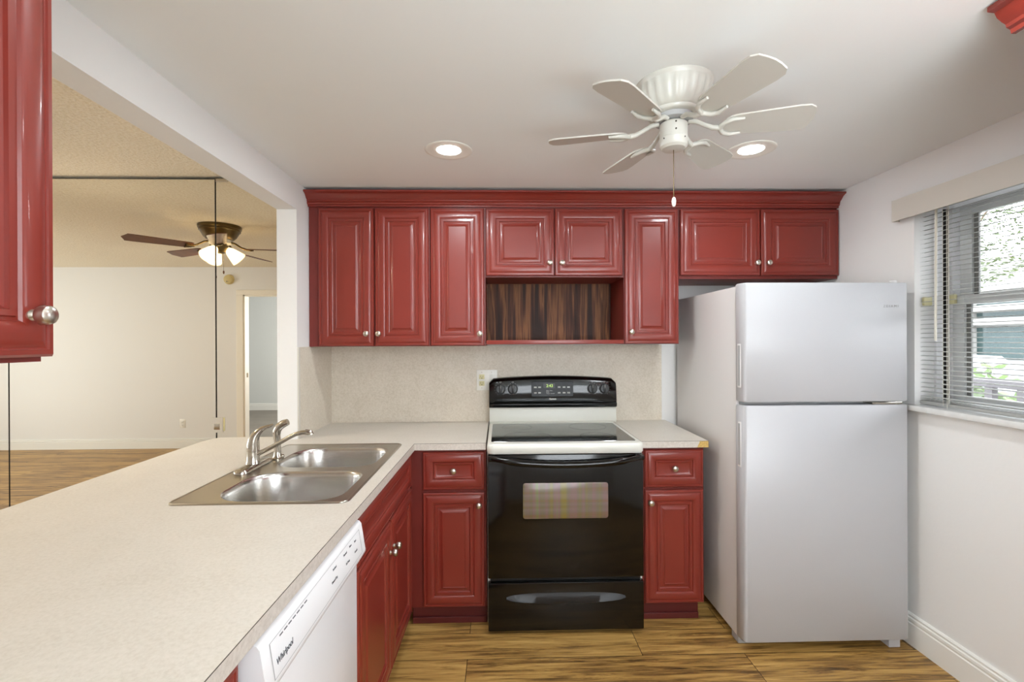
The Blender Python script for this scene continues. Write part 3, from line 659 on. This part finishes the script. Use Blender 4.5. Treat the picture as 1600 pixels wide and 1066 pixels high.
# oven door, handle, window
MB().box(rx0+.002, rx1-.002, -.690, -.657, .272, .862, .004).build('oven_door', 'black', rg)
od = MB(); loft(od, [([(x, z) for x, z in rrect(1.147, 1.556, .556, .727, .012, 5)], 0), ([(x, z) for x, z in rrect(1.149, 1.554, .558, .725, .011, 5)], .0012)], True)
od.v = [Vector((v.x, -.690-v.z, v.y)) for v in od.v]; od.build('oven_window', 'ovenwin', rg)
hp = MB(); pts = []
for i in range(25):
    u = i/24*2-1; x = rc+u*.352; pts.append((x, -.742+.030*abs(u)**6, .826+.026*u*u))
hp.tube(pts, [.016 if 2 < i < 22 else .012 for i in range(25)], 12)
for s_ in (-1, 1): hp.box(rc+s_*.352-.018, rc+s_*.352+.018, -.722, -.689, .838, .862, .005)
hp.build('oven_handle', 'black', rg)
MB().box(rx0+.012, rx1-.012, -.668, -.656, .252, .270).build('vent_gap', 'blackmat', rg, smooth=False)
MB().box(rx0+.002, rx1-.002, -.690, -.657, .020, .250, .004).build('storage_drawer', 'black', rg)
hr = MB(); n = 24; vs = []; fs = []
for i in range(n+1):
    u = i/n*2-1; x = rc-.002+u*.285; hh = .0245*max(.02, (1-abs(u)**3))**.5
    for y, z in ((-.6895, .180-hh), (-.7045, .180-hh+.002), (-.7065, .180-hh+.005), (-.6925, .180+hh*.45), (-.6895, .180+hh)): vs.append((x, y, z))
for i in range(n):
    for j in range(4): fs.append((i*5+j, i*5+j+1, (i+1)*5+j+1, (i+1)*5+j))
hr.add(vs, fs).build('drawer_handle', 'scoop', rg, angle=60)

# ================================================================ FRIDGE
fg = thing('refrigerator', 'white top-freezer refrigerator by the window wall', 'refrigerator', (2.51, -.45, 0))
fx0, fx1 = 2.132, 2.884
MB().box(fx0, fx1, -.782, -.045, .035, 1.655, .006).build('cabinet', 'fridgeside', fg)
MB().box(fx0+.012, fx1-.012, -.792, -.780, .06, 1.645).build('gasket', 'gasket', fg, smooth=False)
def fdoor(nm, z0, z1, hz0, hz1):
    pr_ = [(fx0-.004, -.791), (fx0-.007, -.800), (fx0+.002, -.838), (fx0+.008, -.8495), (fx0+.016, -.8545), (fx1-.008, -.8545), (fx1-.002, -.8525), (fx1+.001, -.847), (fx1+.001, -.791)]
    d = MB(); lps = []
    for ins, z in ((.004, z0), (0, z0+.005), (0, z1-.005), (.004, z1)):
        cx = (fx0+fx1)/2; cy = -.823
        lps.append(([(cx+(x-cx)*(1-ins/.38), cy+(y-cy)*(1-ins/.032)) for x, y in pr_], z))
    loft(d, lps, True); d.f.append(tuple(range(len(pr_)-1, -1, -1)))
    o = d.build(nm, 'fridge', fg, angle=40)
    U_ = Vector((.009, -.038, 0)).normalized(); N_ = Vector((-.038, -.009, 0)).normalized()
    O_ = Vector((fx0-.0065, -.8005, 0))
    MB().obox(O_, U_, Z, N_, .008, .030, hz0, hz1, -.001, .0022, .002).build('handle_recess', 'fridgeside', o)
    MB().obox(O_, U_, Z, N_, .012, .0255, hz0+.008, hz1-.008, .0022, .0026).build('handle_hollow', 'gasket', o)
    return o
fz = fdoor('freezer_door', 1.1265, 1.664, 1.19, 1.39); fd = fdoor('fridge_door', .0445, 1.1115, .83, 1.035)
text('brand_letters', 'Z E I A M I', 'gasket', fz, .0165, Vector((2.8065, -.8549, 1.5565)), X, Z, -Y, wscale=.95)
MB().box(fx1-.16, fx1-.02, -.850, -.76, 1.1135, 1.1245, .003).lathe((fx1-.04, -.835, 1.110), Z, [(.011, 0), (.011, .018)], 14).build('middle_hinge', 'chrome', fg)
MB().box(fx1-.13, fx1-.03, -.83, -.70, 1.656, 1.668, .005).lathe((fx1-.045, -.825, 1.660), Z, [(.016, 0), (.016, .014), (.008, .018)], 16).build('top_hinge_cover', 'fridgeside', fg)
MB().box(fx0+.005, fx0+.06, -.785, -.72, .0, .035, .004).build('foot', 'gasket', fg); MB().box(fx1-.075, fx1-.022, -.835, -.72, .0, .043, .003).build('foot', 'fridge', fg)
MB().box(fx0+.06, fx1-.08, -.74, -.73, .006, .036).build('base_grille', 'blackmat', fg, smooth=False)
for q in (fx0+.05, fx1-.05): MB().lathe((q-.015, -.12, .018), X, [(.018, 0), (.018, .03)], 16).build('wheel', 'blackmat', fg)

# ================================================================ OUTLETS, DETECTOR
def duplex(par, O, U, N, mat):
    for dz in (-.0205, .0205):
        o = MB().obox(O, U, Z, N, -.0165, .0165, dz-.0145, dz+.0145, .004, .0065, .003).build('receptacle', mat, par)
        MB().obox(O, U, Z, N, -.0075, -.0055, dz-.001, dz+.008, .0064, .0068).obox(O, U, Z, N, .0055, .0075, dz-.001, dz+.007, .0064, .0068).obox(O, U, Z, N, -.0025, .0025, dz-.0105, dz-.006, .0064, .0068).build('slots', 'slot', o, smooth=False)
ok = thing('outlet', 'white double wall plate with almond outlet and switch, on the backsplash left of the stove', 'outlet', (.960, -.006, 1.10))
Oc = Vector((.960, -.006, 1.165))
MB().obox(Oc, X, Z, -Y, -.0635, .0635, -.0635, .0635, 0, .005, .002).build('cover_plate', 'plate', ok)
duplex(ok, Oc - X*.032, X, -Y, 'almond')
sw = MB().obox(Oc + X*.030, X, Z, -Y, -.0165, .0165, -.033, .033, .004, .0062, .001).build('switch', 'plate', ok); MB().obox(Oc + X*.030, X, Z, -Y, -.013, .013, -.028, .028, .006, .0085, .002).build('rocker', 'plate', sw)
for sx in (-.032, .030):
    for sz in (-.048, .048): MB().lathe(Oc+X*sx+Z*sz-Y*.005, -Y, [(.0035, 0), (.003, .001), (0, .0012)], 10).build('screw', 'nickel', ok)
ol = thing('outlet', 'small white outlet low on the living room wall, seen in the mirror', 'outlet', (-3.165, YW, .27))
Oc = Vector((-3.165, YW, .328)); MB().obox(Oc, X, Z, Y, -.036, .036, -.058, .058, 0, .005, .002).build('cover_plate', 'plate', ol); duplex(ol, Oc, X, Y, 'plate')
sd = thing('smoke_detector', 'round yellowed smoke detector above the doorway, seen in the mirror', 'smoke detector', (-2.545, YW, 2.17))
MB().lathe((-2.545, YW, 2.235), Y, [(.066, 0), (.066, .012), (.060, .016), (.058, .036), (.048, .042), (0, .043)], 32).build('housing', 'detector', sd)
MB().lathe((-2.555, YW+.042, 2.205), Y, [(.007, 0), (.006, .003), (0, .003)], 12).lathe((-2.535, YW+.042, 2.205), Y, [(.003, 0), (.003, .002)], 8).build('test_button', 'slot', sd)

# ================================================================ MIRROR WALL
YM = -.06
def mirror(label, x0, x1):
    t = thing('wall_mirror', label, 'mirror', ((x0+x1)/2, YM+.01, 0), 'wall mirror panels')
    MB().box(x0+.004, x1-.004, YM, YM+.005, .004, 2.381).build('glass', 'mirror', t, smooth=False)
    MB().box(x0, x1, YM+.006, -.001, .0, 2.386).build('backing', 'dark', t, smooth=False)
mirror('floor-to-ceiling wall mirror panel at the far left behind the hanging cabinet', -3.08, -1.8685)
mirror('widest wall mirror panel between the two dark seams, reflecting the plain living room wall', -1.868, -.6590)
mirror('wall mirror panel next to the white pier, reflecting the doorway', -.6585, -.104)
MB_ = MB().box(-.655, -.585, YM-.004, YM-.0005, 2.366, 2.386, .001).build('mirror_clip', 'nickel'); tag(MB_, 'small metal clip at the top of the mirror seam near the ceiling', 'clip')
mo = thing('outlet', 'mirror-faced outlet plate on the mirror seam just above the counter', 'outlet', (-.650, YM, .86))
Oc = Vector((-.655, YM-.0005, .905)); MB().obox(Oc, X, Z, -Y, -.034, .036, -.040, .050, 0, .003).build('cover_plate', 'mirror', mo, smooth=False)
MB().obox(Oc, X, Z, -Y, -.017, .017, -.022, .014, .003, .005, .001).build('receptacle', 'steeldeck', mo); MB().obox(Oc, X, Z, -Y, .038, .045, -.03, .05, 0, .003, .001).build('plate_edge', 'almond', mo)

# ================================================================ CEILING LIGHTS AND FANS
def downlight(x, y, label, power):
    t = thing('recessed_light', label, 'ceiling light', (x, y, HC-.01), 'recessed ceiling lights')
    MB().lathe((x, y, HC-.0005), -Z, [(.101, 0), (.101, .002), (.096, .0045), (.085, .0035), (.060, -.0004)], 48).build('trim_ring', 'plate', t)
    MB().lathe((x, y, HC-.0006), -Z, [(.052, 0), (.052, .0012), (0, .0016)], 40).build('lens', 'ledlens', t)
    lamp('recessed_lamp', 'AREA', (x, y, HC-.012), power, (.89, .96, 1), (0, 0, 0), .12, shape='DISK')
downlight(.823, -.902, 'lit recessed ceiling light to the left of the ceiling fan', 7)
downlight(2.130, -.927, 'lit recessed ceiling light behind the right blades of the ceiling fan', 4)
downlight(.823, -1.98, 'lit recessed ceiling light overhead on the left, out of frame', 2.2)
downlight(2.13, -1.98, 'lit recessed ceiling light overhead on the right, out of frame', 5)

kx, ky = 1.604, -1.436
kf = thing('ceiling_fan', 'white six-blade ceiling fan hugging the kitchen ceiling', 'ceiling fan', (kx, ky, 2.02))
MB().lathe((kx, ky, HC), -Z, [(.121, .0003), (.121, .006), (.117, .012), (.116, .016), (.115, .030), (.108, .055), (.097, .075), (.085, .088), (.080, .090), (.079, .098), (.072, .101), (.0, .101)], 96,
           flute=lambda k, h: 1 + (.026*math.cos(k/96*2*PI*24) if .02 < h < .08 else 0)).build('motor_housing', 'fanwhite', kf, angle=60)
MB().lathe((kx, ky, HC-.1015), -Z, [(.060, 0), (.060, .016), (.030, .018), (.030, .03)], 32).build('motor', 'gasket', kf)
MB().lathe((kx, ky, 2.108), -Z, [(.040, 0), (.0435, .004), (.0435, .048), (.0455, .050), (.0455, .056), (.043, .060), (.043, .075), (.036, .082), (.0, .0845)], 36).build('switch_housing', 'fanwhite', kf)
sc = MB()
for a, z in ((-100, 2.098), (-100, 2.075), (-150, 2.052), (-60, 2.052)):
    d_ = Vector((math.cos(R(a)), math.sin(R(a)), 0)); sc.lathe(Vector((kx, ky, z))+d_*.0425, d_, [(.003, 0), (.0025, .003), (0, .0032)], 8)
sc.build('screws', 'slot', kf)
PHI = -15
for k in range(6):
    a = R(PHI+60*k); D = Vector((math.cos(a), math.sin(a), 0)); T = Vector((-math.sin(a), math.cos(a), 0)); tl = R(-13)
    T2 = T*math.cos(tl) + Z*math.sin(tl); N2 = D.cross(T2); O = Vector((kx, ky, 2.083))
    outline = []
    L0, L1 = .145, .405
    for q in range(9): 
        b_ = R(90+180*q/8); outline.append((L0+.042+.042*math.cos(b_), .046*math.sin(b_)))
    for (cx, cy, s0) in ((L1-.03, -.030, -90), (L1-.02, .036, 0)):
        pass
    tip = [(L1-.05, -.058), (L1-.022, -.056), (L1-.006, -.044), (L1, -.02), (L1+.002, .0), (L1, .02), (L1-.006, .044), (L1-.022, .056), (L1-.05, .058)]
    outline += tip
    bl_ = MB().extrude([O+D*u+T2*v+N2*.002 for u, v in outline], N2*.005).build('blade', 'blade', kf, angle=30)
    ir = MB()
    ir.tube([Vector((kx, ky, 2.112))+D*.045, Vector((kx, ky, 2.108))+D*.07, Vector((kx, ky, 2.094))+D*.095, O+D*.118, O+D*.140-N2*.003], [.008, .0075, .007, .008, .009], 10)
    for s_ in (-1, 1):
        ir.tube([O+D*.138-N2*.003, O+D*.150+T2*.024*s_-N2*.004, O+D*.172+T2*.036*s_-N2*.004, O+D*.205+T2*.034*s_-N2*.003], [.008, .0075, .007, .0045], 8)
    ir.build('blade_iron', 'fanwhite', kf, angle=60)
pc = MB().tube([(kx, ky, 2.025), (kx, ky, 1.872)], .0012, 6).build('pull_chain', 'bronze', kf)
MB().lathe((kx, ky, 1.872), -Z, [(.001, 0), (.005, .004), (.0075, .014), (.006, .026), (.003, .032), (0, .032)], 14).build('pull_knob', 'plate', pc)

lx, ly = -1.352, -1.312
lf = thing('ceiling_fan', 'brass ceiling fan with brown blades and glass shades, seen in the mirror', 'ceiling fan', (lx, ly, 2.05))
MB().lathe((lx, ly, HL), -Z, [(.165, .0003), (.165, .025), (.158, .03), (.158, .045), (.150, .05), (.125, .095), (.105, .115), (.095, .118), (0, .12)], 48).build('motor_housing', 'bronze', lf)
MB().lathe((lx, ly, HL-.12), -Z, [(.09, 0), (.09, .03), (.06, .032)], 36).build('light_collar', 'plate', lf)
MB().lathe((lx, ly, HL-.15), -Z, [(.05, 0), (.06, .015), (.06, .05), (.045, .075), (.02, .085), (0, .085)], 32).build('light_kit', 'bronze', lf)
for k in range(5):
    a = R(134+72*k); D = Vector((math.cos(a), math.sin(a), 0)); T = Vector((-math.sin(a), math.cos(a), 0)); tl = R(-12); T2 = T*math.cos(tl)+Z*math.sin(tl); N2 = D.cross(T2); O = Vector((lx, ly, 2.205))
    ol_ = [(.20, -.045), (.22, -.055), (.60, -.068), (.635, -.066), (.645, -.04), (.665, 0), (.645, .04), (.635, .066), (.60, .068), (.22, .055), (.20, .045)]
    MB().extrude([O+D*u+T2*v for u, v in ol_], N2*.006).build('blade', 'bladewood', lf, angle=30)
    ir = MB().tube([Vector((lx, ly, 2.262))+D*.085, Vector((lx, ly, 2.25))+D*.12, O+D*.17+Z*.012, O+D*.22-N2*.003*0-Z*.004], [.009, .008, .008, .009], 10)
    for s_ in (-1, 0, 1): ir.tube([O+D*.19-Z*.002, O+D*.255+T2*.03*s_-Z*.004+N2*-.004], [.008, .006], 8)
    ir.build('blade_iron', 'bronze', lf)
for k in range(3):
    a = R(100+120*k); D = Vector((math.cos(a), math.sin(a), 0)); ax = (D*.75 - Z*.72).normalized(); O = Vector((lx, ly, 2.205))+D*.055
    sh = MB().lathe(O, ax, [(.022, 0), (.030, .012), (.040, .035), (.050, .07), (.060, .105), (.066, .125), (.063, .125), (.047, .07), (.037, .035), (.02, .012)], 32).build('lamp_shade', 'shade', lf)
    lamp('fan_bulb', 'POINT', O+ax*.075, 45, (1, .90, .76), size=.022)
for dx, L_ in ((.03, .16), (-.035, .20)):
    cp_ = MB().tube([(lx+dx, ly, 2.18), (lx+dx, ly, 2.18-L_)], .0012, 6).build('pull_chain', 'bronze', lf)
    MB().lathe((lx+dx, ly, 2.18-L_), -Z, [(.001, 0), (.006, .006), (.0075, .018), (.004, .03), (0, .03)], 12).build('pull_knob', 'bladewood', cp_)

# ================================================================ OUTSIDE THE WINDOW
g = MB().box(XR+.3, 60, -20, 60, -.6, -.5).build('ground', 'asphalt', smooth=False); g['kind'] = 'structure'
bd = thing('building', 'white two-storey building with glazed fronts seen through the window blind', 'building', (24.5, 21, -.5))
FX = 24
w = MB().box(FX, FX+1.2, 8, 40, -.5, .35).box(FX, FX+1.2, 8, 40, 2.05, 2.32).box(FX, FX+1.2, 8, 40, 2.70, 2.95).box(FX, FX+1.2, 8, 40, 3.62, 5.2)
for y0, y1 in ((8, 9.2), (13.2, 14.2), (19.8, 22.2), (27.5, 28.6), (34, 40)): w.box(FX+.05, FX+1.2, y0, y1, .35, 3.62)
w.build('wall', 'facade', bd, smooth=False)
for y0, y1 in ((9.2, 13.2), (14.2, 19.8), (22.2, 27.5), (28.6, 34)):
    for z0, z1 in ((.35, 2.05), (2.32, 2.70), (2.95, 3.62)):
        f_ = MB().box(FX+.3, FX+.36, y0, y1, z0, z0+.06).box(FX+.3, FX+.36, y0, y1, z1-.06, z1).box(FX+.3, FX+.36, (y0+y1)/2-.12, (y0+y1)/2+.12, z0, z1).build('window', 'facade', bd, smooth=False)
        MB().box(FX+.36, FX+.4, y0, y1, z0, z1).build('pane', 'extglass', f_, smooth=False)
def foliage(mb, c, rad, n, size, seed, hollow=.35):
    rnd = random.Random(seed)
    for _ in range(n):
        while True:
            p = Vector((rnd.uniform(-1, 1), rnd.uniform(-1, 1), rnd.uniform(-1, 1)))
            if hollow < p.length < 1: break
        p = Vector(c) + Vector((p.x*rad[0], p.y*rad[1], p.z*rad[2]))
        d_ = Vector((rnd.gauss(0, 1), rnd.gauss(0, 1), rnd.gauss(0, .6))).normalized(); e_ = d_.orthogonal().normalized(); s_ = size*rnd.uniform(.6, 1.3)
        mb.add([p-d_*s_, p+e_*s_*.35, p+d_*s_, p-e_*s_*.35], [(0, 1, 2, 3)])
tx, ty = 13.5, 9.5
tr_ = thing('tree', 'leafy street tree seen through the top of the window blind', 'tree', (tx, ty, -.5))
MB().tube([(tx, ty+1.5, -.5), (tx, ty+1.4, 1.0), (tx, ty+1.1, 2.6), (tx, ty+.8, 4.2), (tx, ty+.5, 6)], [.13, .11, .09, .07, .03], 10).tube([(tx, ty+1.2, 2.2), (tx-.3, ty, 3.6), (tx-.4, ty-1, 4.6)], [.06, .04, .02], 8).tube([(tx, ty+1.1, 2.6), (tx+.2, ty+2.4, 4.0), (tx+.2, ty+3.2, 5)], [.06, .04, .02], 8).build('trunk', 'bark', tr_)
fo = MB()
for i, (c_, r_, n_) in enumerate((((tx-.2, ty-.8, 4.6), (1.2, 1.9, 1.1), 2400), ((tx, ty+1.2, 5.6), (1.5, 2.2, 1.3), 2600), ((tx+.2, ty+3.0, 4.8), (1.3, 2.0, 1.2), 2000), ((tx-.1, ty+.6, 3.3), (1.2, 2.2, .7), 1400))): foliage(fo, c_, r_, n_, .075, 20+i, .1)
fo.build('foliage', 'leaf', tr_, smooth=False)
sb = thing('shrub', 'bushy green shrub outside the window behind a dark railing', 'shrub', (5.3, 1.5, -.5))
MB().tube([(5.3, 1.5, -.5), (5.3, 1.48, .9)], [.03, .02], 8).tube([(5.3, 1.5, .1), (5.1, 1.1, .9)], [.02, .01], 8).tube([(5.3, 1.5, .1), (5.5, 1.9, .9)], [.02, .01], 8).build('stems', 'bark', sb)
fo = MB()
for i, (c_, r_, n_) in enumerate((((5.2, 1.25, .95), (.4, .45, .28), 360), ((5.5, 1.75, .85), (.45, .5, .3), 360), ((5.1, .9, .75), (.35, .4, .25), 260), ((5.3, 1.4, .5), (.5, .9, .35), 300))): foliage(fo, c_, r_, n_, .06, 40+i, .1)
fo.build('foliage', 'leaf2', sb, smooth=False)
rl = thing('railing', 'dark handrail with posts just outside the window', 'railing', (4.3, .3, -.5))
MB().box(4.27, 4.34, -2.2, 2.6, 1.085, 1.135, .006).build('handrail', 'rail', rl)
MB().box(4.28, 4.33, -2.2, 2.6, .15, .19).build('bottom_rail', 'rail', rl)
for k in range(24): MB().box(4.285, 4.325, -2.1+k*.2, -2.05+k*.2, -.5, 1.09).build('post', 'rail', rl)
cr = thing('car', 'silver parked car with red tail lamps beyond the shrub', 'car', (15, 11.5, -.5))
cpr = [(-2.1, .25), (-2.15, .55), (-2.05, .80), (-1.3, .92), (-.75, 1.38), (.7, 1.42), (1.45, 1.0), (2.05, .92), (2.15, .6), (2.1, .25)]
MB().extrude([(15-.85, 11.5+a, -.5+z) for a, z in cpr], (1.7, 0, 0)).build('body', 'carpaint', cr, angle=25)
MB().box(15-.86, 15-.84, 11.5-.75, 11.5+.65, .47, .83).box(15-.7, 15+.7, 11.5+.86, 11.5+1.5, .5, .82).build('side_glass', 'carglass', cr, smooth=False)
for yy in (-1.35, 1.35): MB().lathe((15-.87, 11.5+yy, -.18), X, [(.32, 0), (.32, .2)], 20).lathe((15-.88, 11.5+yy, -.18), X, [(.18, 0), (.18, .02)], 16).build('wheel', 'tyre', cr)
MB().box(15-.87, 15-.6, 11.5-2.16, 11.5-2.02, .18, .36, .02).box(15-.87, 15-.6, 11.5+2.0, 11.5+2.16, .2, .36, .02).build('tail_lamp', 'carred', cr)
for o in bpy.data.objects:
    if '_o' in o: del o['_o']
